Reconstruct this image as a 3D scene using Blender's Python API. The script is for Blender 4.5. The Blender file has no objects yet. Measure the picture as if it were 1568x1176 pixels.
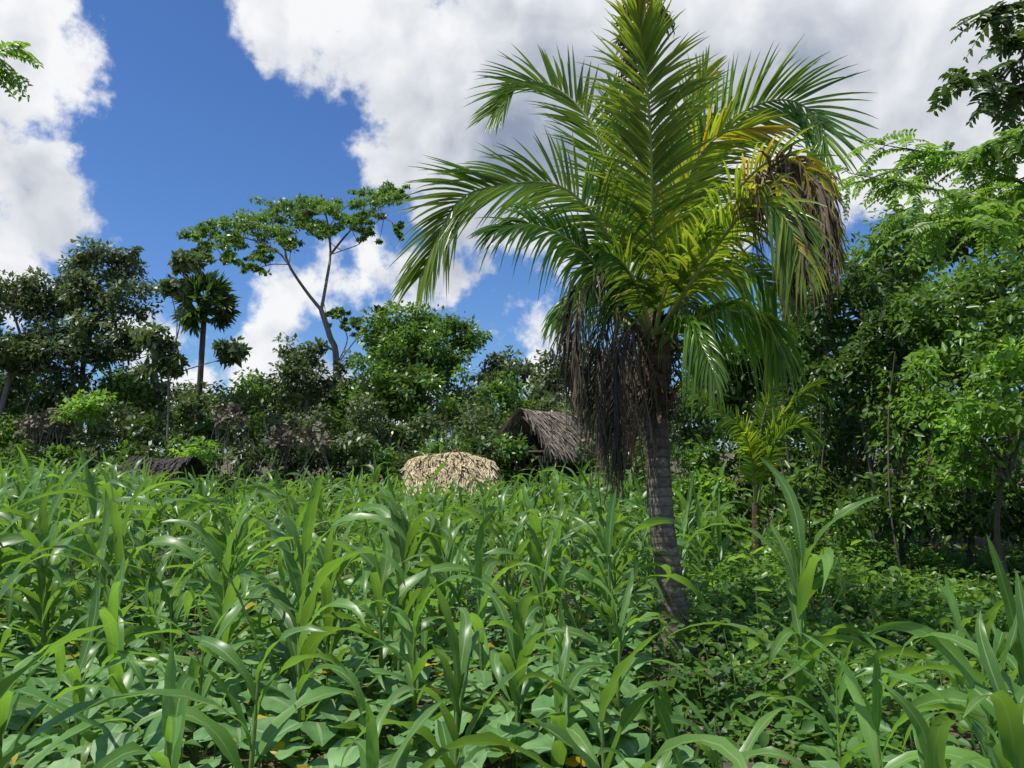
import bpy, math, numpy as np
from mathutils import Vector
rng=np.random.default_rng(7)
TH=math.radians(4.7); H=2.0; FP=1230.0
def S(px,py,d):
    """bearing/elevation measured on the photo -> world point at distance d"""
    u=(px-784)/FP; v=(588-py)/FP
    t=d/(math.cos(TH)-v*math.sin(TH))
    return np.array([u*t,d,H+(math.sin(TH)+v*math.cos(TH))*t])
def nrm(a):
    a=np.asarray(a,float); return a/(np.linalg.norm(a,axis=-1,keepdims=True)+1e-9)
# ---------------------------------------------------------------- mesh builder
TOT=[0]
class MB:
    def __init__(s): s.V=[];s.F=[];s.U=[];s.M=[];s.n=0
    def add(s,v,f,uv=None,mat=0):
        v=np.asarray(v,float).reshape(-1,3); f=np.asarray(f,np.int64).reshape(-1,4)
        if uv is None: uv=np.zeros((len(v),2))
        s.V.append(v); s.F.append(f+s.n); s.U.append(np.asarray(uv,float).reshape(-1,2))
        s.M.append(np.full(len(f),mat,np.int32) if np.isscalar(mat) else np.asarray(mat,np.int32)); s.n+=len(v)
    def cat(s): return np.concatenate(s.V),np.concatenate(s.F),np.concatenate(s.U),np.concatenate(s.M)
    def build(s,name,mats,parent=None,smooth=True):
        V,F,U,M=s.cat(); TOT[0]+=len(F); print(name,len(F))
        me=bpy.data.meshes.new(name)
        me.vertices.add(len(V)); me.vertices.foreach_set("co",V.astype(np.float32).ravel())
        me.loops.add(len(F)*4); me.loops.foreach_set("vertex_index",F.astype(np.int32).ravel())
        me.polygons.add(len(F)); me.polygons.foreach_set("loop_start",(np.arange(len(F))*4).astype(np.int32))
        me.polygons.foreach_set("material_index",M)
        me.polygons.foreach_set("use_smooth",np.full(len(F),smooth))
        uvl=me.uv_layers.new(name="UVMap"); uvl.data.foreach_set("uv",U[F.ravel()].astype(np.float32).ravel())
        me.update(calc_edges=True)
        for m in mats: me.materials.append(m)
        ob=bpy.data.objects.new(name,me); bpy.context.scene.collection.objects.link(ob)
        if parent: ob.parent=parent
        return ob
def empty(name,loc=(0,0,0)):
    e=bpy.data.objects.new(name,None); bpy.context.scene.collection.objects.link(e); return e
def strips(mb,C,W,Nn,fold=0.15,mat=0,wave=0):
    """C (N,S,3) centre lines, W (N,S,3) half width vectors, Nn (N,S,3) normals"""
    N,K,_=C.shape
    wl=np.linalg.norm(W,axis=-1,keepdims=True)
    wv=0
    if wave: 
        ph=rng.uniform(0,6.28,(N,1,1)); sv=np.arange(K)[None,:,None]
        wv=Nn*wl*wave*np.sin(ph+sv*1.9)
    L=C-W+Nn*wl*fold+wv; R=C+W+Nn*wl*fold-wv
    V=np.stack([L,C,R],2).reshape(-1,3)
    u=np.tile(np.array([0,.5,1.]),(N,K,1)); vv=np.tile(np.linspace(0,1,K)[None,:,None],(N,1,3))
    UV=np.stack([u,vv],-1).reshape(-1,2)
    base=(np.arange(N)[:,None]*K+np.arange(K-1)[None,:])*3
    f1=np.stack([base,base+1,base+4,base+3],-1); f2=np.stack([base+1,base+2,base+5,base+4],-1)
    F=np.stack([f1,f2],2).reshape(-1,4)
    if not np.isscalar(mat): mat=np.repeat(mat,(K-1)*2)
    mb.add(V,F,UV,mat)
def leaves(mb,P,D,Nn,L,W,mat=0,full=True):
    D=nrm(D); Sd=nrm(np.cross(D,Nn)); Nn=np.cross(Sd,D)
    L=np.asarray(L)[:,None]*np.ones((len(P),1)); W=np.asarray(W)[:,None]*np.ones((len(P),1))
    if full:
        b=P; tip=P+D*L-Nn*.18*L
        l1=P+D*.3*L-Sd*.5*W+Nn*.12*W; l2=P+D*.68*L-Sd*.4*W+Nn*.05*W
        r1=P+D*.3*L+Sd*.5*W+Nn*.12*W; r2=P+D*.68*L+Sd*.4*W+Nn*.05*W
        V=np.stack([b,l1,l2,tip,r2,r1],1).reshape(-1,3)
        i=np.arange(len(P))[:,None]*6
        F=np.stack([i+np.array([0,1,2,3]),i+np.array([0,3,4,5])],1).reshape(-1,4)
        if not np.isscalar(mat): mat=np.repeat(mat,2)
    else:
        V=np.stack([P,P+D*.45*L-Sd*.5*W,P+D*L-Nn*.12*L,P+D*.45*L+Sd*.5*W],1).reshape(-1,3)
        F=np.arange(len(P))[:,None]*4+np.array([0,1,2,3])
    mb.add(V,F,None,mat)
def tube(mb,pts,rad,n=6,mat=0):
    pts=np.asarray(pts,float); K=len(pts); rad=np.asarray(rad,float)*np.ones(K)
    T=nrm(np.gradient(pts,axis=0)); ref=np.array([0.31,0.95,0.05]) 
    A=nrm(np.cross(T,ref)); B=np.cross(T,A)
    a=np.linspace(0,2*math.pi,n,endpoint=False)
    V=pts[:,None]+rad[:,None,None]*(A[:,None]*np.cos(a)[None,:,None]+B[:,None]*np.sin(a)[None,:,None])
    i=np.arange(K-1)[:,None]*n; j=np.arange(n)[None,:]; j2=(j+1)%n
    F=np.stack([i+j,i+j2,i+n+j2,i+n+j],-1).reshape(-1,4)
    uv=np.stack([np.tile(j/n,(K,1)),np.tile(np.linspace(0,1,K)[:,None],(1,n))],-1)
    mb.add(V.reshape(-1,3),F,uv.reshape(-1,2),mat)
def spline(P,K):
    P=np.asarray(P,float); n=len(P)
    Q=np.vstack([2*P[0]-P[1],P,2*P[-1]-P[-2]]); out=[]
    for s in np.linspace(0,n-1-1e-6,K):
        i=int(s); t=s-i; a,b,c,d=Q[i],Q[i+1],Q[i+2],Q[i+3]
        out.append(.5*((2*b)+(-a+c)*t+(2*a-5*b+4*c-d)*t*t+(-a+3*b-3*c+d)*t**3))
    return np.array(out)
# ---------------------------------------------------------------- materials
def newmat(name):
    m=bpy.data.materials.new(name); m.use_nodes=True; nt=m.node_tree; nt.nodes.clear(); return m,nt
def N(nt,t,**k):
    n=nt.nodes.new(t)
    for a,b in k.items(): setattr(n,a,b)
    return n
def mix(nt,f,a,b,bt='MIX'):
    n=N(nt,'ShaderNodeMix',data_type='RGBA',blend_type=bt)
    for s,v in ((0,f),(6,a),(7,b)):
        if isinstance(v,(float,int)): n.inputs[s].default_value=v
        elif isinstance(v,tuple): n.inputs[s].default_value=(*v,1) if len(v)==3 else v
        else: nt.links.new(v,n.inputs[s])
    return n.outputs[2]
def mth(nt,op,a,b=0.0,c=None,clamp=False):
    n=N(nt,'ShaderNodeMath',operation=op,use_clamp=clamp)
    for s,v in ((0,a),(1,b),(2,c)):
        if v is None: continue
        if isinstance(v,(float,int)): n.inputs[s].default_value=v
        else: nt.links.new(v,n.inputs[s])
    return n.outputs[0]
def leafmat(name,ca,cb,tr,tw=.35,rough=.45,rib=None,spec=.5,nscale=1.2):
    m,nt=newmat(name); L=nt.links
    g=N(nt,'ShaderNodeNewGeometry'); col=mix(nt,g.outputs['Random Per Island'],ca,cb)
    tc=N(nt,'ShaderNodeTexCoord'); no=N(nt,'ShaderNodeTexNoise'); no.inputs['Scale'].default_value=nscale; no.inputs['Detail'].default_value=2
    L.new(tc.outputs['Object'],no.inputs['Vector'])
    mr=N(nt,'ShaderNodeMapRange'); mr.inputs[1].default_value=.3; mr.inputs[2].default_value=.7; mr.inputs[3].default_value=.65; mr.inputs[4].default_value=1.3
    L.new(no.outputs[0],mr.inputs[0])
    vs=N(nt,'ShaderNodeVectorMath',operation='SCALE'); L.new(col,vs.inputs[0]); L.new(mr.outputs[0],vs.inputs['Scale']); c=vs.outputs[0]
    if rib:
        uv=N(nt,'ShaderNodeUVMap'); sx=N(nt,'ShaderNodeSeparateXYZ'); L.new(uv.outputs[0],sx.inputs[0])
        d=mth(nt,'ABSOLUTE',mth(nt,'SUBTRACT',sx.outputs[0],.5))
        f=mth(nt,'LESS_THAN',d,.045); c=mix(nt,f,c,rib)
        w=mth(nt,'SINE',mth(nt,'MULTIPLY',sx.outputs[0],70.0)); c=mix(nt,mth(nt,'MULTIPLY_ADD',w,.08,.08),c,rib)
    p=N(nt,'ShaderNodeBsdfPrincipled'); L.new(c,p.inputs['Base Color']); p.inputs['Roughness'].default_value=rough
    p.inputs['Specular IOR Level'].default_value=spec
    t=N(nt,'ShaderNodeBsdfTranslucent')
    vs2=N(nt,'ShaderNodeVectorMath',operation='SCALE'); vs2.inputs[0].default_value=tr; L.new(mr.outputs[0],vs2.inputs['Scale']); L.new(vs2.outputs[0],t.inputs[0])
    ms=N(nt,'ShaderNodeMixShader'); ms.inputs[0].default_value=tw; L.new(p.outputs[0],ms.inputs[1]); L.new(t.outputs[0],ms.inputs[2])
    o=N(nt,'ShaderNodeOutputMaterial'); L.new(ms.outputs[0],o.inputs[0]); return m
def roughmat(name,ca,cb,scale=8,bump=.4,rough=.85,wave=None,stretch=(1,1,1)):
    m,nt=newmat(name); L=nt.links
    tc=N(nt,'ShaderNodeTexCoord'); mp=N(nt,'ShaderNodeMapping'); mp.inputs['Scale'].default_value=stretch
    L.new(tc.outputs['Object'],mp.inputs[0])
    no=N(nt,'ShaderNodeTexNoise'); no.inputs['Scale'].default_value=scale; no.inputs['Detail'].default_value=8; no.inputs['Roughness'].default_value=.65
    L.new(mp.outputs[0],no.inputs[0])
    cr=N(nt,'ShaderNodeValToRGB'); cr.color_ramp.elements[0].position=.35; cr.color_ramp.elements[1].position=.65
    cr.color_ramp.elements[0].color=(*ca,1); cr.color_ramp.elements[1].color=(*cb,1); L.new(no.outputs[0],cr.inputs[0])
    col=cr.outputs[0]; h=no.outputs[0]
    if wave:
        wv=N(nt,'ShaderNodeTexWave',wave_type='BANDS',bands_direction='Z'); wv.inputs['Scale'].default_value=wave; wv.inputs['Distortion'].default_value=3; wv.inputs['Detail'].default_value=3
        L.new(tc.outputs['Object'],wv.inputs[0]); h=mth(nt,'ADD',h,mth(nt,'MULTIPLY',wv.outputs[1],.3))
        col=mix(nt,mth(nt,'MULTIPLY',mth(nt,'LESS_THAN',wv.outputs[1],.13),.5),col,(.05,.04,.03))
        n2=N(nt,'ShaderNodeTexNoise'); n2.inputs['Scale'].default_value=3; n2.inputs['Detail'].default_value=4; L.new(tc.outputs['Object'],n2.inputs[0])
        col=mix(nt,mth(nt,'MULTIPLY',mth(nt,'GREATER_THAN',n2.outputs[0],.56),.45),col,(.07,.055,.04))
    b=N(nt,'ShaderNodeBump'); b.inputs['Strength'].default_value=bump; b.inputs['Distance'].default_value=.03; L.new(h,b.inputs['Height'])
    p=N(nt,'ShaderNodeBsdfPrincipled'); L.new(col,p.inputs['Base Color']); p.inputs['Roughness'].default_value=rough; L.new(b.outputs[0],p.inputs['Normal'])
    o=N(nt,'ShaderNodeOutputMaterial'); L.new(p.outputs[0],o.inputs[0]); return m
M_corn=leafmat("corn_leaf",(.06,.16,.03),(.145,.28,.06),(.28,.52,.045),.4,.36,rib=(.26,.38,.15),nscale=.8,spec=.5)
M_stalk=roughmat("corn_stalk",(.11,.19,.05),(.18,.28,.07),6,.2,.5)
M_squash=leafmat("squash_leaf",(.10,.24,.07),(.18,.34,.11),(.25,.48,.06),.3,.5,rib=(.26,.38,.18),nscale=9)
M_herb=leafmat("herb_leaf",(.055,.14,.03),(.11,.23,.045),(.21,.42,.045),.34,.48)
M_dark=leafmat("tree_leaf_dark",(.04,.085,.018),(.085,.155,.03),(.15,.27,.03),.3,.36)
M_mid=leafmat("tree_leaf",(.065,.14,.022),(.13,.235,.042),(.24,.43,.035),.35,.36)
M_bright=leafmat("tree_leaf_bright",(.10,.215,.03),(.19,.34,.05),(.36,.62,.05),.42,.38)
M_grey=leafmat("tree_leaf_olive",(.09,.125,.045),(.16,.21,.075),(.18,.27,.06),.28,.42)
M_dry=leafmat("dry_leaf",(.10,.085,.06),(.2,.17,.12),(.12,.1,.06),.15,.8)
M_fg=leafmat("frond_green",(.05,.13,.018),(.12,.22,.03),(.27,.48,.025),.4,.27)
M_fl=leafmat("frond_lime",(.15,.24,.022),(.25,.34,.04),(.54,.68,.04),.45,.3)
M_fy=leafmat("frond_yellow",(.42,.33,.02),(.58,.44,.04),(.85,.64,.04),.45,.4)
M_fb=leafmat("frond_dead",(.06,.045,.032),(.19,.14,.085),(.10,.07,.03),.12,.75)
M_rach=roughmat("frond_rachis",(.20,.24,.06),(.28,.30,.10),10,.1,.5)
M_ptr=roughmat("palm_trunk_bark",(.12,.097,.075),(.28,.235,.19),9,.6,.9,wave=3.1,stretch=(1,1,2))
M_fib=roughmat("palm_fibre",(.05,.033,.02),(.17,.11,.06),18,.8,.95)
M_bark=roughmat("bark",(.055,.045,.036),(.12,.10,.08),10,.6,.9,stretch=(1,1,.3))
M_barkp=roughmat("bark_pale",(.14,.12,.10),(.28,.25,.22),6,.4,.9,stretch=(1,1,.3))
M_thatch=leafmat("thatch_straw",(.18,.145,.11),(.44,.37,.29),(.2,.15,.08),.08,.85,nscale=3)
M_straw=leafmat("straw_golden",(.38,.31,.17),(.64,.54,.34),(.4,.3,.1),.1,.8,nscale=5)
M_wood=roughmat("weathered_wood",(.03,.025,.02),(.09,.075,.06),8,.5,.9,stretch=(1,1,.2))
def ground():
    m,nt=newmat("soil"); L=nt.links
    tc=N(nt,'ShaderNodeTexCoord'); a=N(nt,'ShaderNodeTexNoise'); a.inputs['Scale'].default_value=1.1; a.inputs['Detail'].default_value=8
    b=N(nt,'ShaderNodeTexNoise'); b.inputs['Scale'].default_value=28; b.inputs['Detail'].default_value=6
    v=N(nt,'ShaderNodeTexVoronoi'); v.inputs['Scale'].default_value=22
    for n in (a,b,v): L.new(tc.outputs['Object'],n.inputs['Vector'])
    c=mix(nt,b.outputs[0],(.06,.042,.028),(.17,.12,.08))
    c=mix(nt,mth(nt,'MULTIPLY',mth(nt,'GREATER_THAN',a.outputs[0],.50),.55),c,(.04,.06,.018))
    c=mix(nt,mth(nt,'MULTIPLY',mth(nt,'LESS_THAN',v.outputs[0],.22),.6),c,(.22,.16,.10))
    bp=N(nt,'ShaderNodeBump'); bp.inputs['Strength'].default_value=.8; bp.inputs['Distance'].default_value=.04; L.new(b.outputs[0],bp.inputs['Height'])
    p=N(nt,'ShaderNodeBsdfPrincipled'); p.inputs['Roughness'].default_value=.95; L.new(c,p.inputs['Base Color']); L.new(bp.outputs[0],p.inputs['Normal'])
    o=N(nt,'ShaderNodeOutputMaterial'); L.new(p.outputs[0],o.inputs[0])
    g=np.concatenate([[-600,-200,-60],np.linspace(-30,60,150),[200,600]]); K=len(g)
    X,Y=np.meshgrid(g,g); Z=.05*np.sin(X*1.7+np.sin(Y*1.1))*np.sin(Y*1.3)+.03*np.sin(X*4.1)*np.sin(Y*3.7)
    mb=MB(); i=np.arange(K-1)[:,None]*K+np.arange(K-1)[None]
    mb.add(np.stack([X,Y,Z],-1),np.stack([i,i+1,i+K+1,i+K],-1)); mb.build("ground",[m])
ground()
# ---------------------------------------------------------------- coconut palm
def frond(mb,pts,phi,L,drp=.35,w0=(1,0,0,0),w1=None,n=62,wid=.018,rr=.026,s0=.2,V=.2,wide=1.0,sp=1.0):
    n=int(n*1.1); pts=spline(pts,40); ln=np.concatenate([[0],np.cumsum(np.linalg.norm(np.diff(pts,axis=0),axis=1))]); tot=ln[-1]
    s=np.linspace(s0,1,n)
    s2=np.repeat(s,2)+rng.normal(0,.003,2*n); s2=np.clip(s2,0,1); side=np.tile([-1.,1.],n)
    P=np.stack([np.interp(s2*tot,ln,pts[:,k]) for k in range(3)],-1)
    T=nrm(np.stack([np.interp(s2*tot,ln,np.gradient(pts,axis=0)[:,k]) for k in range(3)],-1))
    Y=np.array([0,1.,0]); ph=math.radians(phi)
    b=nrm(-np.cross(T,Y)*math.cos(ph)+(Y-T*(T@Y)[:,None])*math.sin(ph))
    n_=np.cross(b,T); n_=n_*np.sign(n_[:,2:3]+.001+(-n_[:,1:2])*.6)
    clump=rng.normal(0,6,14)[(s2*13.99).astype(int)]
    a=np.radians(np.interp(s2,[0,.3,.8,1],[66,52,36,10])*wide+rng.normal(0,4*sp,2*n)+clump)
    D=nrm(T*np.cos(a)[:,None]+b*(side*np.sin(a))[:,None]+n_*V+rng.normal(0,.05*sp,(2*n,3)))
    ll=L*np.interp(s2,[0,.15,.4,.7,.92,1],[.6,.85,1,.95,.68,.45])*rng.uniform(.82,1.08,2*n)
    K=7; q=np.linspace(0,1,K)[None,:,None]
    g=drp*rng.uniform(.4,1.6,(2*n,1,1))
    C=P[:,None]+D[:,None]*(ll[:,None,None]*q*(1-.25*g*q))+np.array([0,0,-1.])*(ll[:,None,None]*g*q**2.2)
    if sp>1: C=C+rng.normal(0,.02,C.shape)*q
    Tn=nrm(np.gradient(C,axis=1)); Nn=np.broadcast_to(n_[:,None],C.shape)
    Wd=nrm(np.cross(Tn,Nn)); Nn=np.cross(Wd,Tn)
    prof=np.interp(q,[0,.15,.6,1],[.5,1,.75,.05])
    w0=np.array(w0,float); w1=w0 if w1 is None else np.array(w1,float)
    ww=w0[None]*(1-s2[:,None])+w1[None]*s2[:,None]; ww/=ww.sum(1,keepdims=True)
    rnd=np.clip(.6*rng.random(2*n)+.4*rng.random(14)[(s2*13.99).astype(int)],0,1)
    mat=(rnd[:,None]>np.cumsum(ww,1)).sum(1).clip(0,3)
    strips(mb,C,Wd*wid*prof,Nn,fold=.45,mat=mat)
    tube(mb,pts,np.linspace(rr,.004,len(pts)),6,mat=4 if w0[3]<.7 else 3)
PM=[M_fg,M_fl,M_fy,M_fb,M_rach,M_fib]
def palm():
    E=empty("coconut_palm_tree")
    mb=MB()
    z=np.linspace(-.15,3.35,110)
    bx,tx=S(1034,980,8.5)[0],S(1003,520,8.5)[0]
    xs=lambda z:np.interp(z,[-.1,.4,1.2,2.2,3.3],[bx+.04,bx-.01,bx-.12,tx+.0,tx])
    ring=np.abs(np.sin(z*30+np.sin(z*5)*.8))**10
    r=np.interp(z,[-.1,.2,.9,2,3.4],[.19,.155,.135,.125,.115])-.007*ring
    tube(mb,np.stack([xs(z),8.5+0*z,z],-1),r,24); mb.build("trunk",[M_ptr],E)
    mb=MB(); n=190
    a=rng.uniform(0,6.28,n); zz=rng.uniform(2.3,3.4,n); D=nrm(np.stack([np.cos(a),np.sin(a),rng.uniform(.4,2.2,n)],-1))
    c=np.stack([xs(zz)+.11*np.cos(a),8.5+.11*np.sin(a),zz],-1)
    q=np.linspace(0,1,5)[None,:,None]; L=rng.uniform(.18,.45,(n,1,1)); dr=rng.uniform(-.2,1.3,(n,1,1))
    C=c[:,None]+D[:,None]*L*q-np.array([0,0,1.])*L*dr*q**2
    T=nrm(np.gradient(C,axis=1)); Nn=np.broadcast_to(np.stack([np.cos(a),np.sin(a),0*a],-1)[:,None],C.shape); W=nrm(np.cross(T,Nn)); Nn=np.cross(W,T)
    strips(mb,C,W*rng.uniform(.02,.06,(n,1,1))*np.interp(q,[0,.3,1],[1,.8,.2]),Nn,.3)
    z=np.linspace(2.4,3.5,24)
    tube(mb,np.stack([xs(z),8.5+0*z,z],-1),np.interp(z,[2.4,2.8,3.2,3.5],[.13,.17,.18,.08])+.014*np.sin(z*60),14)
    n=260; a=rng.uniform(0,6.28,n); zz=rng.uniform(2.4,3.4,n); r0=rng.uniform(.15,.5,n)
    c=np.stack([tx+r0*np.cos(a)-.25,8.5+r0*np.sin(a),zz],-1); Lh=rng.uniform(.3,1.15,(n,1,1)); q=np.linspace(0,1,6)[None,:,None]
    C=c[:,None]+np.array([0,0,-1.])*Lh*q+rng.normal(0,.12,(n,1,3))*q+rng.normal(0,.014,(n,6,3))
    T=nrm(np.gradient(C,axis=1)); Nn=np.broadcast_to(np.stack([np.cos(a),np.sin(a),0*a],-1)[:,None],C.shape); W=nrm(np.cross(T,Nn))
    strips(mb,C,W*.007,Nn,.3,mat=1)
    mb.build("leaf_bases",[M_fib,M_fb],E)
    mb=MB(); R=lambda l:[S(*p) for p in l]
    G=(.65,.35,0,0)
    frond(mb,R([(1003,520,8.5),(1000,380,8.3),(997,230,8.1),(988,100,8.0),(975,5,7.9)]),5,1.0,.2,(.3,.7,0,0),(.05,.8,.15,0),n=95,wid=.019,wide=1.05)
    frond(mb,R([(1000,500,8.6),(945,300,8.8),(905,190,9),(850,135,9.1),(795,130,9.1),(757,172,9.0)]),20,.88,.14,G,(.5,.5,0,0),n=88)
    frond(mb,R([(998,510,8.4),(950,400,8.2),(905,325,8.0),(850,283,7.9),(775,283,7.8),(700,310,7.7),(645,420,7.7)]),20,.86,.22,(.75,.25,0,0),(.3,.6,.1,0),n=94)
    frond(mb,R([(998,515,8.4),(940,440,8.0),(880,375,7.7),(820,345,7.5),(765,350,7.4)]),40,.75,.5,(.95,.05,0,0),n=78)
    frond(mb,R([(1008,500,8.6),(1040,330,8.8),(1085,220,9),(1150,165,9.1),(1215,155,9.1),(1262,200,9.0),(1250,270,8.9)]),16,.98,.18,(.8,.2,0,0),n=95)
    frond(mb,R([(1010,510,8.4),(1070,390,8.1),(1130,290,7.9),(1190,245,7.8),(1240,290,7.7),(1270,370,7.7)]),40,.68,.55,(.45,.5,.05,0),(.2,.35,.3,.15),n=66)
    frond(mb,R([(1008,510,8.6),(1035,360,8.5),(1060,260,8.4),(1105,205,8.3),(1170,195,8.2)]),30,.72,.2,(.2,.7,.1,0),(.0,.5,.5,0),n=62)
    frond(mb,R([(1010,520,8.4),(1050,500,8.0),(1110,475,7.8),(1165,495,7.7),(1195,535,7.7)]),45,.6,.9,(.8,.2,0,0),n=60)
    frond(mb,R([(1003,510,8.7),(985,350,9.2),(955,220,9.8),(940,140,10.1)]),10,.85,.12,(.5,.5,0,0),(.3,.7,0,0),n=52)
    frond(mb,R([(1008,510,8.3),(1060,430,7.8),(1110,360,7.5),(1155,310,7.3),(1200,330,7.1),(1230,400,7.0)]),30,.66,.55,(.5,.5,.0,0),(.25,.5,.15,.1),n=68)
    frond(mb,R([(1008,520,8.7),(1070,440,9.0),(1140,410,9.3),(1205,460,9.4)]),35,.75,.6,(.8,.2,0,0),n=55)
    frond(mb,R([(1005,510,8.6),(1030,340,9),(1052,200,9.2),(1080,110,9.3)]),12,.85,.15,(.2,.6,.2,0),(.05,.55,.4,0),n=56)
    frond(mb,R([(1003,500,8.6),(988,300,8.6),(970,120,8.5),(958,40,8.5),(966,12,8.4),(995,2,8.3),(1020,25,8.3)]),20,.36,.9,(0,.4,.2,.4),(0,0,.3,.7),n=95,s0=.6,wid=.015,sp=2)
    frond(mb,R([(995,525,8.6),(930,470,9),(885,450,9.3),(850,490,9.4)]),30,.5,.7,(.8,.1,0,.1),n=40)
    frond(mb,R([(1010,530,8.3),(1040,500,7.9),(1065,510,7.6),(1095,570,7.4)]),35,.42,.9,(.8,.2,0,0),n=36)
    frond(mb,R([(1003,510,8.2),(1020,440,7.9),(1050,390,7.7),(1080,360,7.5)]),15,.55,.3,(.4,.6,0,0),n=36)
    frond(mb,R([(1000,515,8.2),(975,440,7.9),(950,400,7.7),(915,380,7.5)]),15,.5,.4,(.7,.3,0,0),n=36)
    D=(0,0,0,1)
    frond(mb,R([(995,520,8.3),(950,430,8.0),(915,405,7.9),(892,440,7.8),(880,520,7.8),(887,590,7.8)]),50,.5,1.15,(.25,0,.1,.65),D,n=85,wid=.012,sp=2)
    frond(mb,R([(995,530,8.3),(965,500,8.1),(945,540,8.0),(940,610,8.0),(948,690,8.0)]),60,.5,1.2,D,n=66,wid=.010,sp=2)
    frond(mb,R([(996,528,8.2),(945,470,7.9),(918,520,7.8),(912,600,7.8),(925,680,7.8)]),60,.42,1.2,(.05,0,.05,.9),D,n=60,wid=.010,sp=2)
    frond(mb,R([(1010,510,8.5),(1100,390,8.1),(1180,265,7.7),(1228,255,7.6),(1258,320,7.5),(1262,400,7.5)]),50,.55,1.1,(.0,.3,.3,.4),D,n=120,wid=.015,s0=.42,sp=2.5)
    frond(mb,R([(1010,505,8.3),(1090,400,7.8),(1150,300,7.4),(1190,280,7.2),(1218,340,7.1),(1225,420,7.1)]),50,.48,1.2,(.0,.4,.3,.3),D,n=85,wid=.014,s0=.5,sp=2.5)
    frond(mb,R([(1000,530,8.6),(975,500,8.9),(965,560,9),(968,650,9)]),60,.42,1.2,D,n=46,wid=.010,sp=2)
    frond(mb,R([(1012,525,8.6),(1050,470,8.9),(1085,500,9.1),(1095,570,9.1)]),50,.4,1.1,(.5,.1,.1,.3),D,n=40,wid=.010)
    mb.build("fronds",PM,E)
    E2=empty("young_coconut_palm_plant"); mb=MB(); Lm=(.3,.7,0,0)
    for l,phi,w in [([(1157,780,12.5),(1150,700,12.4),(1110,640,12.2),(1060,600,12),(1035,600,11.9)],30,(.5,.5,0,0)),([(1157,780,12.5),(1150,690,12.4),(1130,650,12.2),(1095,630,12.2)],20,(.5,.5,0,0)),
              ([(1157,780,12.5),(1175,680,12.5),(1210,620,12.6),(1250,590,12.8),(1270,610,12.8)],30,G),([(1157,780,12.5),(1180,690,12.3),(1215,650,12.1),(1250,670,12)],35,G),
              ([(1157,780,12.5),(1150,700,12.2),(1142,665,12)],5,Lm),([(1157,780,12.5),(1165,660,12.5),(1185,590,12.6),(1195,560,12.7)],15,(.6,.4,0,0))]:
        frond(mb,R(l),phi,.45,.3,w,n=32,wid=.019,rr=.018,s0=.3)
    mb.build("fronds",PM,E2)
    mb=MB(); b=S(1157,780,12.5); tube(mb,[(b[0],12.5,-.1),(b[0],12.5,.6),(b[0],12.5,b[2]+.1)],[.08,.07,.05],8); mb.build("stem",[M_fib],E2)
palm()
# ---------------------------------------------------------------- trees
def clump_leaves(mb,C,R,n,ll,mat,full=True,flat=1.0,upw=.8):
    M=len(C); d=nrm(rng.normal(size=(M,n,3))); r=rng.random((M,n,1))**.45
    off=d*r*np.asarray(R)[:,None,None]; off[...,2]*=flat
    P=(C[:,None]+off).reshape(-1,3); d=d.reshape(-1,3)
    D=nrm(d*.8+rng.normal(0,.6,d.shape)+np.array([0,0,-.25])); Nn=nrm(d*.5+np.array([0,0,upw])+rng.normal(0,.45,d.shape))
    L=ll*rng.uniform(.6,1.3,len(P)); leaves(mb,P-D*L[:,None]*.3,D,Nn,L,L*rng.uniform(.38,.6,len(P)),mat,full)
def crown(mb,c,r,nc,cr,n,ll,mat,full=True,flat=.8,origin=None,bm=None,shell=.5):
    c=np.asarray(c,float); r=np.asarray(r,float)
    d=nrm(rng.normal(size=(nc,3))); q=rng.uniform(shell,1,(nc,1))
    C=c+d*q*r*(1+.18*rng.normal(size=(nc,1)))
    R=cr*rng.uniform(.55,1.35,nc)
    clump_leaves(mb,C,R,n,ll,mat,full,flat)
    if origin is not None:
        for k in range(0,nc,3):
            o=np.asarray(origin)+rng.normal(0,.05,3); e=C[k]; m=(o+e)/2+np.array([0,0,-.08])*np.linalg.norm(e-o)+rng.normal(0,.1,3)
            tube(mb,spline([o,m,e],6),np.linspace(.035,.008,6)*(.6+r.mean()*.25),5,bm)
def px2m(d): return d/FP
def tree(name,base,trunk_top,crowns,dens=1.0,ll=.2,mats=(M_mid,M_bark),tr=.12,cr=.5,full=False,n=90):
    mb=MB(); base=np.array([base[0],base[1],-.1]); top=np.asarray(trunk_top,float)
    midp=(base+top)/2+np.array([rng.normal(0,.15),rng.normal(0,.1),0])
    tube(mb,spline([base,midp,top],12),np.linspace(tr,tr*.55,12),8,1)
    for (px,py,d,rx,rz) in crowns:
        c=S(px,py,d); k=px2m(d); rr=np.array([rx*k,rx*k*.9,rz*k])
        low=c-np.array([0,0,rr[2]*.7])
        tube(mb,spline([top-np.array([0,0,.3]),(top+low)/2+rng.normal(0,.1,3),low],6),np.linspace(tr*.5,tr*.25,6),6,1)
        area=4*math.pi*(rr[0]*rr[2]+rr[0]*rr[1]+rr[1]*rr[2])/3
        nc=max(6,int(area/(cr*cr*3.0)*dens*1.6)); crown(mb,c,rr,nc,cr,n,ll,0,full,.75,low,1)
    return mb.build(name,list(mats))
tree("broadleaf_tree",(-14.5,27),S(130,520,27),[(150,410,28,50,38),(110,455,27,55,34),(190,455,27.5,42,34),(150,520,27,75,40),(190,400,28,25,20)],.85,.2,(M_grey,M_barkp),.13,.46,n=76)
tree("broadleaf_tree",(-16.5,26),S(20,560,26),[(20,450,26,50,38),(0,530,25.5,70,45),(70,540,26,60,40),(60,470,26.5,30,24)],.85,.2,(M_grey,M_barkp),.13,.46,n=76)
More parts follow.
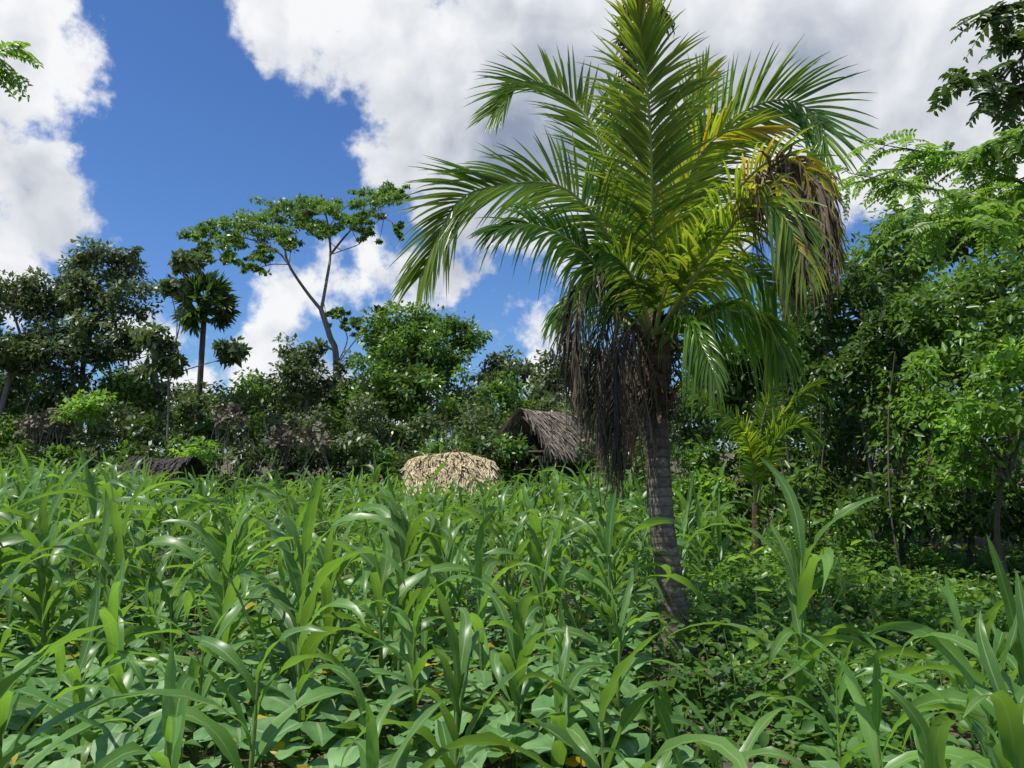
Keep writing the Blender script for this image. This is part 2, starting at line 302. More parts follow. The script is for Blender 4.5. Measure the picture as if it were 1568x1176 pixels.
tree("slender_tree",(-10.5,24),S(258,560,24),[(285,398,24,28,14),(262,440,24,20,12),(240,520,24,28,16),(345,540,24,32,13),(250,560,24,35,20)],.6,.26,(M_grey,M_barkp),.045,.3,n=50)
tree("broadleaf_tree",(-3.8,30),S(630,580,30),[(630,490,30,52,26),(585,512,30,40,26),(690,512,30,40,24),(640,550,29.5,95,42),(725,522,30.5,22,16)],.9,.21,(M_mid,M_bark),.16,.48,n=78)
tree("broadleaf_tree",(-7.5,28),S(470,600,28),[(465,545,28,42,22),(450,580,27.5,40,28),(510,575,28,35,28)],.75,.2,(M_grey,M_barkp),.12,.42,n=72)
tree("broadleaf_tree",(1,30),S(820,610,30),[(780,570,31,45,28),(845,575,30,42,30),(900,560,30,40,35)],.9,.22,(M_grey,M_bark),.12,.5,n=80)
def umbrella():
    mb=MB(); d=33; dp={}
    def R(x,y): 
        if (x,y) not in dp: dp[(x,y)]=rng.normal(0,1.0) if y<440 else 0
        return S(x,y,d+dp[(x,y)])
    base=S(512,600,d); base[2]=-.1
    tube(mb,spline([base,R(515,560),R(505,515),R(492,475)],16),np.linspace(.15,.11,16),8,1)
    lim=[([(492,475),(468,445),(442,405),(432,370),(415,350)],.08),([(492,475),(500,430),(506,390),(503,350),(498,325)],.08),([(506,390),(530,360),(560,330),(590,305)],.055),
         ([(442,405),(425,385),(395,370),(360,362),(320,365)],.045),([(415,350),(385,340),(340,342),(300,355)],.045),([(415,350),(425,325),(440,312)],.035),([(432,370),(455,345),(470,320)],.035),
         ([(498,325),(485,310)],.03),([(503,350),(520,325),(545,308)],.035),([(506,390),(528,382),(552,372),(560,350)],.03),([(442,405),(415,405),(390,412)],.025),
         ([(515,560),(532,520),(520,490),(518,478)],.03),([(515,560),(545,520),(580,480)],.03),([(560,330),(590,335),(612,348)],.025),([(340,342),(320,370),(308,388)],.02),([(590,305),(605,295),(620,292)],.02)]
    tips=[]
    for l,r in lim:
        C=spline([R(*p) for p in l],12); tube(mb,C,np.linspace(r,max(.015,r*.45),12),6,1); tips.append(C)
    pads=[(300,352,28),(330,342,36),(365,335,40),(400,324,40),(440,316,44),(478,312,42),(515,310,42),(550,305,40),(582,296,36),(610,290,20),(420,342,38),(380,358,36),(345,368,32),(312,383,20),
          (468,332,32),(520,335,34),(558,328,30),(388,400,20),(560,352,15),(610,345,10),(540,492,18),(515,476,12),(588,474,12),(350,392,18),(495,350,24),(440,365,22),(400,380,22)]
    C=[];Rr=[]; T_=np.vstack(tips)
    for x,y,r in pads:
        for k in range(14):
            c=S(x+rng.normal(0,r*.5),y+rng.normal(0,6)+abs(rng.normal(0,6)),d+rng.normal(0,1.6)); C.append(c); Rr.append(r*d/FP*rng.uniform(.2,.48))
    clump_leaves(mb,np.array(C),np.array(Rr),62,.17,0,False,.34,1.2)
    for c in C[::3]:
        o=T_[np.argmin(np.linalg.norm(T_-c,axis=1))]
        if np.linalg.norm(o-c)<3: tube(mb,spline([o,(o*.4+c*.6)-np.array([0,0,.15]),c],5),[.022,.018,.015,.012,.008],4,1)
    mb.build("umbrella_tree",[M_mid,M_barkp])
umbrella()
def fanpalm():
    mb=MB(); d=27; c=S(315,468,d); 
    tube(mb,[(c[0]-.1,d,-.1),(c[0]-.15,d,3),(c[0]-.05,d,c[2]-.6),c],[.12,.10,.09,.11],8,1)
    for k in range(46):
        a=rng.uniform(0,6.28); e=rng.uniform(-.9,1.4); D=np.array([math.cos(a)*math.cos(e),math.sin(a)*math.cos(e),math.sin(e)])
        h=c+D*rng.uniform(.45,.75); tube(mb,[c,(c+h)/2,h],.015,4,0)
        up0=nrm(rng.normal(0,.6,3)+np.array([0,-.6,.6])); sd=nrm(np.cross(D,up0)); up=np.cross(sd,D); n=18
        an=np.linspace(-1.7,1.7,n); DD=nrm(D*np.cos(an)[:,None]+sd*np.sin(an)[:,None]+rng.normal(0,.06,(n,3)))
        leaves(mb,np.tile(h,(n,1)),DD,np.tile(up,(n,1)),np.full(n,.62)*rng.uniform(.8,1.15,n),np.full(n,.065),0)
    mb.build("fan_palm_tree",[M_dark,M_bark])
fanpalm()
def rt(name,bx,by,topp,cr_,dens=1.0,ll=.17,mats=(M_mid,M_bark),tr=.05,n=70):
    return tree(name,(bx,by),topp,cr_,dens,ll,mats,tr,.38,True,n)
rt("broadleaf_tree",S(1310,0,14)[0],14,S(1300,560,14),[(1320,450,14.5,75,50),(1260,500,14.5,60,55),(1360,520,13.5,75,55),(1300,580,14,75,40)],.75,.15,(M_dark,M_bark))
rt("broadleaf_tree",S(1480,0,12)[0],12.5,S(1470,560,12.5),[(1500,430,13,80,45),(1440,480,12.5,60,50),(1540,500,12,60,60),(1480,560,12,90,50)],.75,.14,(M_mid,M_bark))
rt("broadleaf_tree",S(1540,0,10.5)[0],11,S(1540,700,10.5),[(1530,640,10.5,80,60),(1450,650,11,60,50),(1560,560,10.5,50,50),(1420,590,11.5,50,40),(1490,710,11,70,35)],.7,.12,(M_bright,M_bark))
rt("broadleaf_tree",S(1420,0,16)[0],16,S(1400,500,16),[(1400,375,16.5,70,45),(1350,400,16,50,45),(1480,365,16,70,45),(1550,350,15,60,45)],.8,.16,(M_mid,M_bark))
rt("broadleaf_tree",S(1205,0,15)[0],15,S(1200,640,15),[(1200,540,16,70,50),(1140,570,16,60,45),(1230,450,17,60,60),(1100,600,16.5,60,40)],.75,.16,(M_dark,M_bark))
rt("broadleaf_tree",S(1360,0,13)[0],13.2,S(1370,720,13),[(1370,650,13.2,70,45),(1420,720,12.8,60,40),(1520,740,12,60,45)],.6,.13,(M_mid,M_bark))
def forest(name,rows,ll,mats,full,cr,n,dens,stems=.25):
    mb=MB()
    for (px,py,d,rx,rz,mi) in rows:
        c=S(px,py,d); k=px2m(d); rr=np.array([rx*k,rx*k*.8,rz*k]); area=4*math.pi*(rr[0]*rr[2]*2+rr[0]*rr[1])/3
        dd_=dens*(.4 if mi==6 else 1)
        nc=max(5,int(area/(cr*cr*3)*dd_)); crown(mb,c,rr,nc,cr,n if mi!=6 else n//2,ll,mi,full,.8,None,None)
        if mi==6:
            for q in range(14):
                e=c+rng.normal(0,.6,3)*rr; b0=np.array([c[0]+rng.normal(0,.5),c[1],.3]); tube(mb,spline([b0,(e+b0)/2+rng.normal(0,.2,3),e],6),np.linspace(.02,.006,6),4,5)
        if rng.random()<stems:
            a=c; b0=np.array([a[0]+rng.normal(0,.4),a[1]+.4,-.1]); tube(mb,spline([b0,(a+b0)/2+rng.normal(0,.15,3),a],6),np.linspace(.04,.02,6),5,4)
    return mb.build(name,mats)
FM=[M_dark,M_mid,M_bright,M_grey,M_bark,M_barkp,M_dry]
rows=[]
for px in range(-260,1000,46):
    rows.append((px+rng.normal(0,10),625+rng.normal(0,16),rng.uniform(27,31),45,40,rng.choice([0,1,3])))
    rows.append((px+rng.normal(0,12),668+rng.normal(0,8),rng.uniform(24,26),38,34,rng.choice([0,1,3])))
    rows.append((px+rng.normal(0,12),702,23.5,36,24,rng.choice([0,1,3])))
    rows.append((px+20,742,23.3,36,26,0))
for px in range(-300,1900,85): rows.append((px,645+rng.normal(0,8),rng.uniform(38,46),62,42,rng.choice([0,3])))
rows+=[(140,620,24,45,22,2),(300,690,22,30,16,2),(785,692,22.3,12,10,1),(560,620,25,30,25,3),(60,650,23.3,30,16,6),(100,640,24,20,14,6),(420,668,23.3,45,16,6),(480,672,23,30,14,6),(350,640,23.5,30,16,6),(550,680,23,20,20,3),(740,686,22.5,12,12,0)]
rows+=[(60,600,27,70,40,3),(200,590,28,60,35,3),(330,630,27,60,35,3),(400,600,29,40,25,1),(560,600,28,60,35,0),(650,610,27.5,80,40,1),(760,620,28,60,35,1),(850,630,27.5,50,36,3),(930,600,27,50,50,0),(1000,620,26,60,50,0),(930,660,25,50,40,0)]
forest("forest",rows,.2,FM,False,.46,72,1.0)
rows=[]
for px in range(1020,1950,65):
    rows.append((px,560+rng.normal(0,20),rng.uniform(19,22),60,60,0)); rows.append((px,660+rng.normal(0,15),rng.uniform(17.5,20),60,60,0))
    rows.append((px,740,rng.uniform(16.5,18),45,50,0)); 
    if px>1100: rows.append((px,785,rng.uniform(15.2,16.5),50,36,0))
    if px>1300: rows.append((px,470,rng.uniform(19,22),60,60,0))
for px in range(1370,1760,52): rows.append((px+rng.normal(0,8),790+rng.normal(0,8),12.6-(px-1370)*.004,40,30,rng.choice([0,0,1])))
for px in range(1660,2100,80): 
    rows.append((px,600,rng.uniform(10,13),60,90,1)); rows.append((px,450,rng.uniform(11,14),60,70,1))
rows+=[(1060,690,16,40,30,1),(1090,745,15,34,25,2),(1260,690,15,45,35,0),(1330,760,14,34,25,0),(1390,560,13,50,40,1),(1300,640,15,45,45,0),(1230,750,14,40,26,1),(1180,700,15.5,35,30,0),(1040,760,15,30,22,1),(1290,790,13,34,18,1),(1120,800,13.5,30,14,1),(1200,800,13.6,30,16,1),(990,740,16,30,20,0)]
forest("forest_thicket",rows,.165,FM,True,.4,54,.9,.15)
mb=MB()
for k in range(14):
    px=rng.uniform(1180,1500); d=rng.uniform(12,15.5); b=S(px,0,d); b[2]=-.1; t=np.array([b[0]+rng.normal(0,.4),d+rng.normal(0,.4),rng.uniform(2.0,4.0)])
    tube(mb,spline([b,(b*2+t)/3+rng.normal(0,.1,3),(b+2*t)/3+rng.normal(0,.1,3),t],12),np.linspace(rng.uniform(.012,.03),.008,12),6,0)
for k in range(26):
    px=rng.uniform(-20,900); d=rng.uniform(22.5,24); b=S(px,0,d); b[2]=-.1; t=np.array([b[0]+rng.normal(0,.6),d,rng.uniform(2.4,4.2)])
    tube(mb,spline([b,(b+t)/2+rng.normal(0,.2,3),t],8),np.linspace(.022,.008,8),4,int(rng.random()<.4))
mb.build("saplings",[M_bark,M_barkp])
def pinnate(mb,o,D,L,nl,leafL,mat,dr=.35):
    D=nrm(D); s=np.linspace(0,1,7)[:,None]; pts=o+D*L*s-np.array([0,0,1.])*L*dr*s**2
    tube(mb,pts,np.linspace(.004,.0015,7),4,1)
    sv=np.repeat(np.linspace(.12,1,nl),2); side=np.tile([-1.,1.],nl)
    P=o+D*L*sv[:,None]-np.array([0,0,1.])*L*dr*sv[:,None]**2
    T=nrm(D[None]-np.array([0,0,1.])*2*dr*sv[:,None]); up=nrm(np.array([0,0,1.])+rng.normal(0,.3,3)); b=nrm(np.cross(T,up))
    LD=nrm(b*side[:,None]+T*.45+rng.normal(0,.12,P.shape)-np.array([0,0,.12])); LL=leafL*np.interp(sv,[0,.4,1],[.7,1,.75])*rng.uniform(.85,1.1,len(sv))
    leaves(mb,P,LD,np.cross(b,T)+rng.normal(0,.15,P.shape),LL,LL*.42,mat)
def feather(name,base,twigs,L,nl,leafL,mats,per=26,tr=.12):
    mb=MB(); base=np.array(base,float); hub=base+np.array([0,0,3.6]); tube(mb,spline([base+np.array([0,0,-.1]),base+np.array([.1,0,1.8]),hub],10),np.linspace(tr,tr*.7,10),8,1)
    for tw in twigs:
        pts=[hub]+[S(*p) for p in tw]; C=spline(pts,26); tube(mb,C,np.linspace(.022,.004,26),5,1)
        st=int(26/len(tw))
        for k in range(per):
            i=rng.integers(st,26); T=nrm(C[i]-C[i-1]); D=nrm(T*.5+rng.normal(0,.75,3)*np.array([1,1,.45])); pinnate(mb,C[i],D,L*rng.uniform(.7,1.2),nl,leafL,0)
    return mb.build(name,mats)
feather("feathery_leaf_tree",(6.9,8.2,0),[[(1560,330,7.8),(1480,300,7.6),(1400,285,7.5),(1300,265,7.4)],[(1600,250,8),(1520,235,8),(1440,235,8),(1340,220,8.2)],[(1600,300,8),(1500,260,8.3),(1400,255,8.5),(1280,290,8.6)],
   [(1600,350,7),(1540,335,6.6),(1480,340,6.4),(1400,345,6.3)],[(1600,230,8),(1560,210,7.8),(1500,225,7.8)],[(1620,380,9),(1520,330,9.5),(1430,310,10),(1360,330,10)],[(1620,380,9),(1560,290,9),(1500,280,9)]],.36,10,.085,[M_bright,M_bark],50)
feather("overhanging_leaf_tree",(4.6,4.6,0),[[(1640,120,4.9),(1580,140,4.8),(1520,120,4.8),(1445,130,4.8)],[(1640,60,4.9),(1590,70,4.8),(1545,110,4.8),(1510,175,4.8)],[(1640,-10,4.9),(1590,0,4.8),(1550,10,4.8),(1520,20,4.8)],[(1640,40,5.1),(1590,50,5.1),(1560,60,5.1)]],.22,7,.08,[M_dark,M_bark],26)
feather("overhanging_leaf_tree",(-5.2,5.4,0),[[(-60,80,5.5),(-20,85,5.5),(10,80,5.5),(30,75,5.5)],[(-60,110,5.5),(-30,105,5.5),(-5,110,5.5)]],.2,7,.07,[M_bright,M_bark],16)
# ---------------------------------------------------------------- thatched huts
def hut(name,center,rot,w,l,ridge,eave,mth_,nst=1500,jit=.2,und=0.0):
    E=empty(name); ca,sa=math.cos(rot),math.sin(rot); c=np.array(center)
    R3=np.array([[ca,sa,0],[-sa,ca,0],[0,0,1]]); tf=lambda p:(np.asarray(p)@R3)+c
    mb=MB(); hw=w/2; hl=l/2
    prof=lambda q:(hw*q,ridge+(eave-ridge)*q**1.35)
    Q=np.linspace(0,1,7)
    sg=lambda x:-.06*np.cos(x/hl*1.5)+und*np.sin(x*5+1)-und*6*np.abs(x/hl)**3
    for s in (-1,1):
        X=np.linspace(-hl,hl,9)
        v=np.stack(np.meshgrid(X,Q,indexing='ij'),-1).reshape(-1,2)
        y,z=prof(v[:,1]); top=np.stack([v[:,0],s*y,z-.05+sg(v[:,0])],-1)
        i=(np.arange(8)[:,None]*7+np.arange(6)[None]).ravel(); f=np.stack([i,i+1,i+8,i+7],-1)
        mb.add(tf(top),f,None,0); mb.add(tf(top-np.array([0,0,.1])),f,None,0)
    for s in (-1,1):
        n=nst; x=rng.uniform(-hl-.1,hl+.1,n); q=rng.random(n); L=rng.uniform(.2,.5,n)
        y,z=prof(q); y2,z2=prof(q+.05); slope=nrm(np.stack([0*x,s*(y2-y),z2-z],-1)); nor=nrm(np.stack([0*x,-slope[:,2]*s,np.abs(slope[:,1])],-1)); nor[:,1]=s*np.abs(nor[:,1])
        P=np.stack([x,s*y,z+sg(x)],-1)+nor*rng.uniform(0,.06,(n,1))
        D=slope+rng.normal(0,jit,(n,3)); D[:,2]-=np.abs(rng.normal(0,.1,n)); D=nrm(D); k=np.linspace(0,1,4)[None,:,None]
        C=P[:,None]+D[:,None]*L[:,None,None]*k-np.array([0,0,.2])*k**2*L[:,None,None]; W=np.broadcast_to(nrm(np.cross(D,nor))[:,None],C.shape)
        strips(mb,tf(C.reshape(-1,3)).reshape(C.shape),(W.reshape(-1,3)@R3).reshape(W.shape)*rng.uniform(.008,.022,(n,1,1)),np.broadcast_to((nor@R3)[:,None],C.shape),.2)
    n=300; x=rng.uniform(-hl-.1,hl+.1,n); k=np.linspace(0,1,4)[None,:,None]; s=rng.choice([-1,1],n)
    P=np.stack([x,0*x,ridge+sg(x)+rng.uniform(.0,.05,n)],-1); D=nrm(np.stack([rng.normal(0,.3,n),s,rng.uniform(-.6,.1,n)],-1)); C=P[:,None]+D[:,None]*.35*k-np.array([0,0,.2])*k**2
    W=np.tile(np.array([1.,0,0])@R3,(n,4,1)); strips(mb,(C.reshape(-1,3)@R3+c).reshape(C.shape),W*.016,np.tile([0,0,1.],(n,4,1)),.2)
    mb.build("thatched_roof",[mth_],E,False)
    mb=MB(); ww=hw*.82
    for x in np.arange(-hl*.9,hl*.9,.09):
        for s in (-1,1): tube(mb,tf([[x,s*ww,-.1],[x+rng.normal(0,.01),s*ww,eave*.5],[x,s*ww,eave+.02]]),.035,5)
    for y in np.arange(-ww,ww+.01,.09):
        h=ridge-(ridge-eave)*(abs(y)/hw)**1.35-.2-und*5
        tube(mb,tf([[hl*.85,y,-.1],[hl*.85,y,h*.5],[hl*.85,y,h]]),.035,5)
        if abs(y)>.45: tube(mb,tf([[-hl*.8,y,-.1],[-hl*.8,y,eave*.5],[-hl*.8,y,min(h,eave*.9)]]),.035,5)
    if und==0:
        for s in (-1,1):
            tube(mb,tf([[-hl,0,ridge-.2],[-hl,s*hw*.5,prof(.5)[1]-.18],[-hl,s*hw,eave-.18]]),.04,6)
        tube(mb,tf([[-hl,-ww,eave-.1],[-hl,0,eave-.1],[-hl,ww,eave-.1]]),.04,6)
    mb.build("pole_walls",[M_wood],E)
c=S(836,690,24); hut("thatched_hut",(c[0],23.8,0),math.radians(46),2.1,2.0,3.15,2.05,M_thatch,2400,.24)
c=S(690,690,21); hut("thatched_shed",(c[0],21.2,0),math.radians(4),2.6,2.0,1.93,1.15,M_straw,2800,.32,.035)
c=S(243,690,20.5); hut("wooden_shed",(c[0],20.8,0),math.radians(-6),1.3,1.4,1.8,1.5,M_wood,700)
# ---------------------------------------------------------------- corn
def corn_template(h):
    mb=MB(); sh=h*.66
    lean=rng.normal(0,.035,2)
    tube(mb,[(0,0,-.05),(lean[0]*.5,lean[1]*.5,sh*.5),(lean[0],lean[1],sh)],[.014,.012,.007],6,1)
    n=rng.integers(9,13); az0=rng.uniform(0,6.28)
    C=[];W=[];Nn=[]; K=12; q=np.linspace(0,1,K)
    for i in range(n):
        f=i/(n-1); z=sh*(.1+.9*f); az=az0+math.pi*i+rng.normal(0,.45)
        e0=math.radians(rng.uniform(48,68)+20*f); 
        end=math.radians(np.interp(f,[0,.5,.85,1],[-85,-78,-50,45])+rng.normal(0,22))
        L=h*np.interp(f,[0,.3,.7,1],[.42,.64,.66,.40])*rng.uniform(.7,1.15)
        kink=rng.uniform(.9,2.0); e=e0+(end-e0)*q**kink
        if rng.random()<.25 and f<.85: e=np.where(q>rng.uniform(.4,.7),np.minimum(e,math.radians(-70)),e)
        dz=np.sin(e)*L/(K-1); dr=np.cos(e)*L/(K-1)
        r=np.concatenate([[0],np.cumsum(dr[:-1])]); zz=z+np.concatenate([[0],np.cumsum(dz[:-1])])
        az_=az+rng.normal(0,.45)*q**2
        ctr=np.stack([lean[0]*f+r*np.cos(az_),lean[1]*f+r*np.sin(az_),zz],-1)
        T=nrm(np.gradient(ctr,axis=0)); sd=np.stack([-np.sin(az_),np.cos(az_),0*q],-1); tw=rng.normal(0,.8)*q
        up=np.cross(T,sd); sd2=sd*np.cos(tw)[:,None]+up*np.sin(tw)[:,None]; nn=np.cross(sd2,T)
        nn*=np.sign(nn[0,2]+1e-6)
        wmax=.037*np.interp(f,[0,.4,1],[.75,1.1,.7])*h/1.2*rng.uniform(.8,1.2)
        prof=np.interp(q,[0,.12,.35,.7,.9,1],[.45,.8,1,.78,.4,.03])
        C.append(ctr);W.append(sd2*(wmax*prof)[:,None]);Nn.append(nn)
    strips(mb,np.array(C),np.array(W),np.array(Nn),.32,0,wave=.28)
    return mb.cat()
T_corn=[corn_template(1.3) for _ in range(26)]
def place(mb,T,P,sc,ang):
    v,f,u,m=T; n=len(P); 
    if n==0: return
    c,s=np.cos(ang),np.sin(ang); z=np.zeros(n); o=np.ones(n)
    R=np.stack([np.stack([c,-s,z],-1),np.stack([s,c,z],-1),np.stack([z,z,o],-1)],1)*sc[:,None,None]
    V=np.einsum('nij,vj->nvi',R,v)+P[:,None]
    F=f[None]+(np.arange(n)*len(v))[:,None,None]; mb.add(V,F,np.tile(u,(n,1)),np.tile(m,n))
pos=[];scl=[]
key=[(1210,5.8,1.85),(1225,5.95,1.45),(935,3.2,1.45),(700,3.9,1.35),(390,4.1,1.45),(575,3.1,1.15),(1480,3.6,1.35),(1335,3.7,1.15),(300,3.5,1.25),(850,4.3,1.15),(-40,2.6,1.65),(1090,3.4,1.05),(1570,3.9,1.5),(470,5.0,1.4),(640,5.2,1.35),(1270,4.6,1.0),(30,3.6,1.4),(200,5.2,1.4),
     (1400,3.1,1.2),(1535,3.1,1.35),(1500,4.5,1.35),(1000,3.1,1.05),(1560,5.2,1.4),(1450,5.6,1.2),(1600,3.3,1.5),(150,4.4,1.2)]
for px,d,h in key: pos.append(((px-784)/FP*d,d)); scl.append(h/1.3)
tries=0
while tries<10000:
    tries+=1
    y=math.sqrt(rng.uniform(4.7**2,22.3**2)); u=rng.uniform(-.78,.34); x=u*y
    if u>.155 and y<9.3: continue
    if u>.20 and y<11: continue
    if u>.26: continue
    if .13<u<.21 and y<9: continue
    md=.60 if y<6.5 else (.47 if y<9 else .50)
    if any((x-a)**2+(y-b)**2<md*md for a,b in pos): continue
    hh=rng.normal(1.40,.22)
    if u<-.45 and y>6: hh+=.35
    if .0<u<.12 and y<9: hh+=.1
    if -.16<u<.02 and y>14: hh=min(hh,1.5)
    pos.append((x,y)); scl.append(np.clip(hh,.75,1.95)/1.3)
pos=np.array(pos); scl=np.array(scl); P=np.column_stack([pos,np.zeros(len(pos))]); ang=rng.uniform(0,6.28,len(P)); var=rng.integers(0,len(T_corn),len(P))
mb=MB()
for k in range(len(T_corn)):
    s=var==k; place(mb,T_corn[k],P[s],scl[s],ang[s])
mb.build("corn_field",[M_corn,M_stalk])
print("corn",len(P))
def broad(mb,P,size,mat):
    n=len(P); az=rng.uniform(0,6.28,n); tl=rng.normal(0,.25,n); D=np.stack([np.cos(az),np.sin(az),tl-.1],-1); D=nrm(D)
    up=nrm(np.array([0,0,1.])+rng.normal(0,.22,(n,3))); sd=nrm(np.cross(D,up)); up=np.cross(sd,D)
    K=7; q=np.linspace(0,1,K)[None,:,None]; L=size[:,None,None]
    C=P[:,None]+D[:,None]*L*(q-.4)-up[:,None]*L*.25*(q-.4)**2
    prof=np.array([.25,.42,.52,.5,.4,.22,.02])[None,:,None]*L
    strips(mb,C,sd[:,None]*prof,np.broadcast_to(up[:,None],C.shape),.18,mat,wave=.1)
mb=MB()
n=6400; y=np.sqrt(rng.uniform(2.2**2,10**2,n)); x=rng.uniform(-.75,.7,n)*y
den=np.sin(x*1.7+1)*np.sin(y*1.3)+rng.normal(0,.5,n)>-.6; x,y=x[den],y[den]
keep=~((x/y>.16)&(y>4.6)); x,y=x[keep],y[keep]
z=rng.uniform(.08,.40,len(x))+np.where((y<6)&(x<.6),rng.uniform(0,.18,len(x)),0); PP=np.stack([x,y,z],-1); sz=rng.uniform(.08,.19,len(x))*np.where((y<6.5)&(x<.8),1.3,1.0); broad(mb,PP,sz,0)
for k in range(0,len(x),3): tube(mb,[(x[k]+rng.normal(0,.04),y[k],-.05),(x[k],y[k],z[k]*.6),(x[k],y[k],z[k])],.004,4,0)
n=240; y=np.sqrt(rng.uniform(2.4**2,9**2,n)); x=rng.uniform(-.7,.1,n)*y; broad(mb,np.stack([x,y,rng.uniform(.1,.5,n)],-1),rng.uniform(.06,.13,n),1)
mb.build("squash_plants",[M_squash,M_fy])
mb=MB()
def herbs(n,u0,u1,y0,y1,hmax,ll,per,mat):
    y=np.sqrt(rng.uniform(y0**2,y1**2,n)); u=rng.uniform(u0,u1,n); x=u*y
    dt=np.hypot((x-1.6)/.6,(y-7.7)/1.1); kk=(dt>1)|(rng.random(n)<.2); x,y=x[kk],y[kk]; n=len(x)
    h=hmax*rng.uniform(.3,1,n)*(.55+.45*np.sin(x*1.3)*np.sin(y*.9+1))
    kk=(np.sin(x*2.1+.5)*np.cos(y*1.7)+rng.normal(0,.5,n)>-.75); x,y,h=x[kk],y[kk],h[kk]; n=len(x)
    C=np.stack([x,y,h*.6],-1); P=C[:,None]+rng.normal(0,1,(n,per,3))*np.stack([.16+0*h,.16+0*h,h*.35],-1)[:,None]
    P=P.reshape(-1,3); P[:,2]=np.abs(P[:,2]); P=P[(P[:,2]>.02)]
    D=nrm(rng.normal(0,1,P.shape)*np.array([1,1,.4])-np.array([0,0,.15])); Nn=nrm(np.array([0,0,1.])+rng.normal(0,.4,P.shape)); L=ll*rng.uniform(.5,1.5,len(P))
    leaves(mb,P,D,Nn,L,L*rng.uniform(.5,.85,len(P)),mat)
    for k in range(0,n,2): tube(mb,[(x[k],y[k],-.05),(x[k]+.02,y[k],h[k]*.4),(x[k]+rng.normal(0,.04),y[k],h[k])],.005,4,2)
herbs(1800,.15,.75,4.6,15.5,.6,.095,20,0)
herbs(1300,-.78,.2,3,22,.4,.09,14,0)
herbs(400,.22,.75,6,14,1.1,.06,28,1)
herbs(160,.22,.6,7,14,1.0,.14,16,4)
n=4500; y=np.sqrt(rng.uniform(3**2,14**2,n)); x=rng.uniform(-.7,.75,n)*y
leaves(mb,np.stack([x,y,rng.uniform(.05,.11,n)],-1),nrm(rng.normal(0,1,(n,3))*[1,1,.15]),nrm(np.array([0,0,1.])+rng.normal(0,.3,(n,3))),rng.uniform(.05,.13,n),rng.uniform(.03,.06,n),3)
mb.build("undergrowth",[M_herb,M_mid,M_stalk,M_dry,M_bright])
print("TOTAL",TOT)
# ---------------------------------------------------------------- sky, sun, camera
SUN_EL=63; SUN_AZ=256   # azimuth clockwise from +Y
sc=bpy.context.scene
w=bpy.data.worlds.new("World"); sc.world=w; w.use_nodes=True; nt=w.node_tree; nt.nodes.clear(); L=nt.links
sky=N(nt,'ShaderNodeTexSky',sky_type='NISHITA'); sky.sun_disc=False; sky.sun_elevation=math.radians(SUN_EL); sky.sun_rotation=math.radians(SUN_AZ); sky.air_density=1.0; sky.dust_density=.4; sky.ozone_density=2.0
tc=N(nt,'ShaderNodeTexCoord'); dirv=tc.outputs['Generated']
def vm(op,a,b=None,sc_=None):
    n=N(nt,'ShaderNodeVectorMath',operation=op)
    for i,v in ((0,a),(1,b)):
        if v is None: continue
        if isinstance(v,tuple): n.inputs[i].default_value=v
        else: L.new(v,n.inputs[i])
    if sc_ is not None: n.inputs['Scale'].default_value=sc_
    return n
def noise(v,scale,det=8,rough=.55):
    n=N(nt,'ShaderNodeTexNoise'); n.inputs['Scale'].default_value=scale; n.inputs['Detail'].default_value=det; n.inputs['Roughness'].default_value=rough; L.new(v,n.inputs['Vector']); return n
wn=noise(dirv,7,4); wv=vm('SCALE',vm('SUBTRACT',wn.outputs['Color'],(.5,.5,.5)).outputs[0],sc_=.08).outputs[0]
dd=vm('ADD',dirv,wv).outputs[0]
def field(blobs):
    out=None
    for px,py,r in blobs:
        u=(px-784)/FP; v=(588-py)/FP; c=Vector((u,math.cos(TH)-v*math.sin(TH),math.sin(TH)+v*math.cos(TH))); k=1/c.length; c.normalize()
        dn=vm('DISTANCE',dd,tuple(c)).outputs['Value']
        f=mth(nt,'MULTIPLY_ADD',dn,-1.0/.10,r*k/FP/.10)
        out=f if out is None else mth(nt,'SMOOTH_MAX',out,f,.25)
    return out
B=[(20,40,110),(50,140,70),(20,240,105),(60,330,85),(110,345,45),(0,400,90),(0,90,110),
   (420,20,75),(500,40,90),(545,110,38),(700,130,165),(640,220,110),(700,300,105),(850,120,230),(790,330,80),(1000,120,280),(1230,130,240),(1450,80,240),(950,320,120),(1100,350,80),(1480,230,130),(1650,100,250),(560,20,120),
   (575,390,60),(630,400,70),(690,430,58),(735,430,34),(520,425,45),(430,480,56),(400,545,66),(300,585,52),(470,560,55),(840,545,32),(735,520,26),(210,520,42),(600,600,60),(860,600,60)]
F=field(B)
det=noise(dirv,13,9,.6); F2=mth(nt,'ADD',F,mth(nt,'MULTIPLY',mth(nt,'SUBTRACT',det.outputs[0],.5),2.1))
bgN=noise(dirv,2.3,8,.6)
sx=N(nt,'ShaderNodeSeparateXYZ'); L.new(dirv,sx.inputs[0])
back=mth(nt,'MULTIPLY',mth(nt,'SUBTRACT',mth(nt,'SUBTRACT',bgN.outputs[0],.54),mth(nt,'MULTIPLY',mth(nt,'MAXIMUM',sx.outputs[1],0.0),.6)),6.0)
F3=mth(nt,'MAXIMUM',F2,back)
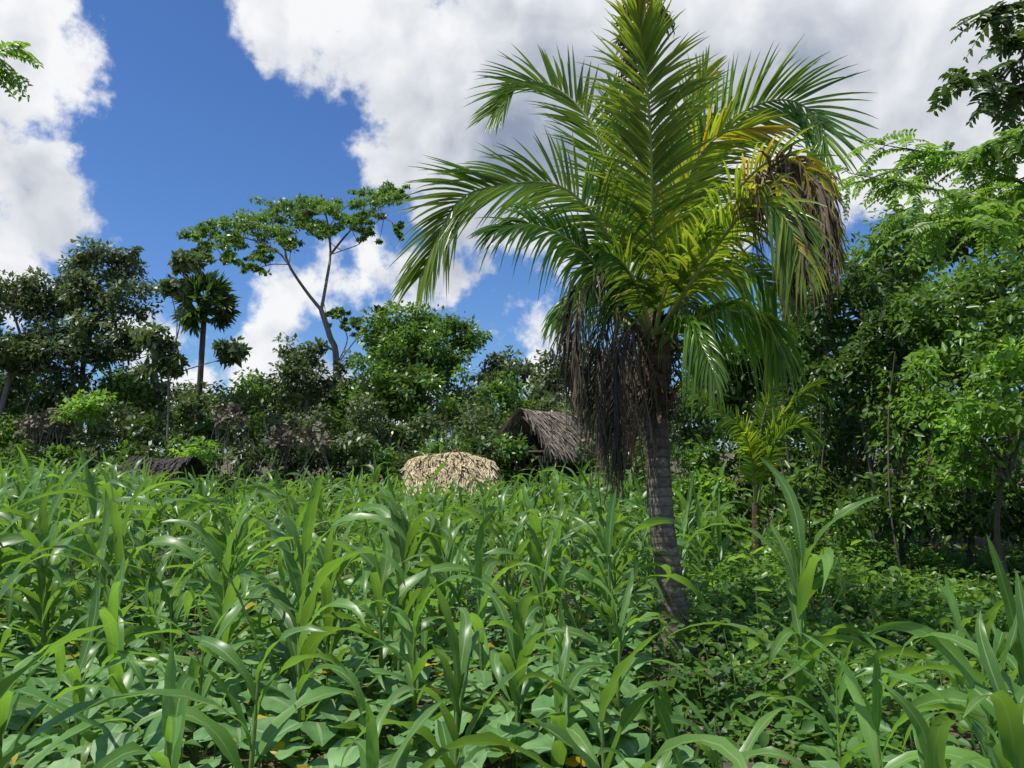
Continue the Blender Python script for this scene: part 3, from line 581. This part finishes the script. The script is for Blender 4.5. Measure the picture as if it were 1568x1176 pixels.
def mr(v,a,b,c,d,st='SMOOTHSTEP'):
    n=N(nt,'ShaderNodeMapRange',interpolation_type=st)
    for i,x in enumerate((v,a,b,c,d)):
        if isinstance(x,(int,float)): n.inputs[i].default_value=x
        else: L.new(x,n.inputs[i])
    return n.outputs[0]
mask=mr(F3,-.08,.28,0,1)
e=math.radians(SUN_EL); a=math.radians(SUN_AZ)
off=vm('ADD',dd,(-.012,0,.022)).outputs[0]
n1=noise(dd,7,6,.48); n2=noise(off,7,6,.48)
rel=mth(nt,'MULTIPLY',mth(nt,'SUBTRACT',n1.outputs[0],n2.outputs[0]),2.6)  # cloud relief: sunward brightening and shade painted into the cloud colour
G=field([(680,230,120),(760,300,140),(870,200,170),(980,260,150),(1250,130,130),(1400,170,90),(700,360,70),(640,150,80),(60,290,25),(480,500,30),(1100,130,120),(0,180,30)])
gray=mr(mth(nt,'ADD',G,mth(nt,'MULTIPLY',mth(nt,'SUBTRACT',n1.outputs[0],.5),2.4)),-1.0,1.3,0,1)
bri=mth(nt,'ADD',mth(nt,'SUBTRACT',.95,mth(nt,'MULTIPLY',gray,.68)),rel,clamp=True)
cc=mix(nt,bri,(2.9,3.5,4.7),(9.8,9.9,10.1))
skyc=mix(nt,1.0,sky.outputs[0],(.58,.86,1.30),'MULTIPLY')
fin=mix(nt,mask,skyc,cc)
bg=N(nt,'ShaderNodeBackground'); bg.inputs[1].default_value=.095; L.new(fin,bg.inputs[0]); o=N(nt,'ShaderNodeOutputWorld'); L.new(bg.outputs[0],o.inputs[0])
sd=Vector((math.sin(a)*math.cos(e),math.cos(a)*math.cos(e),math.sin(e)))
sl=bpy.data.lights.new("sun",'SUN'); sl.energy=5.0; sl.angle=math.radians(.5); sl.color=(1,.96,.88); so=bpy.data.objects.new("sun",sl); so.rotation_euler=sd.to_track_quat('Z','Y').to_euler(); sc.collection.objects.link(so)
cam=bpy.data.cameras.new("camera"); cam.sensor_width=36; cam.lens=36*FP/1568; cam.clip_end=2000; cam.clip_start=.05
co=bpy.data.objects.new("camera",cam); co.location=(0,0,H); co.rotation_euler=(math.radians(90)+TH,0,0); sc.collection.objects.link(co); sc.camera=co
sc.view_settings.view_transform='Standard'; sc.view_settings.look='None'; sc.view_settings.exposure=0
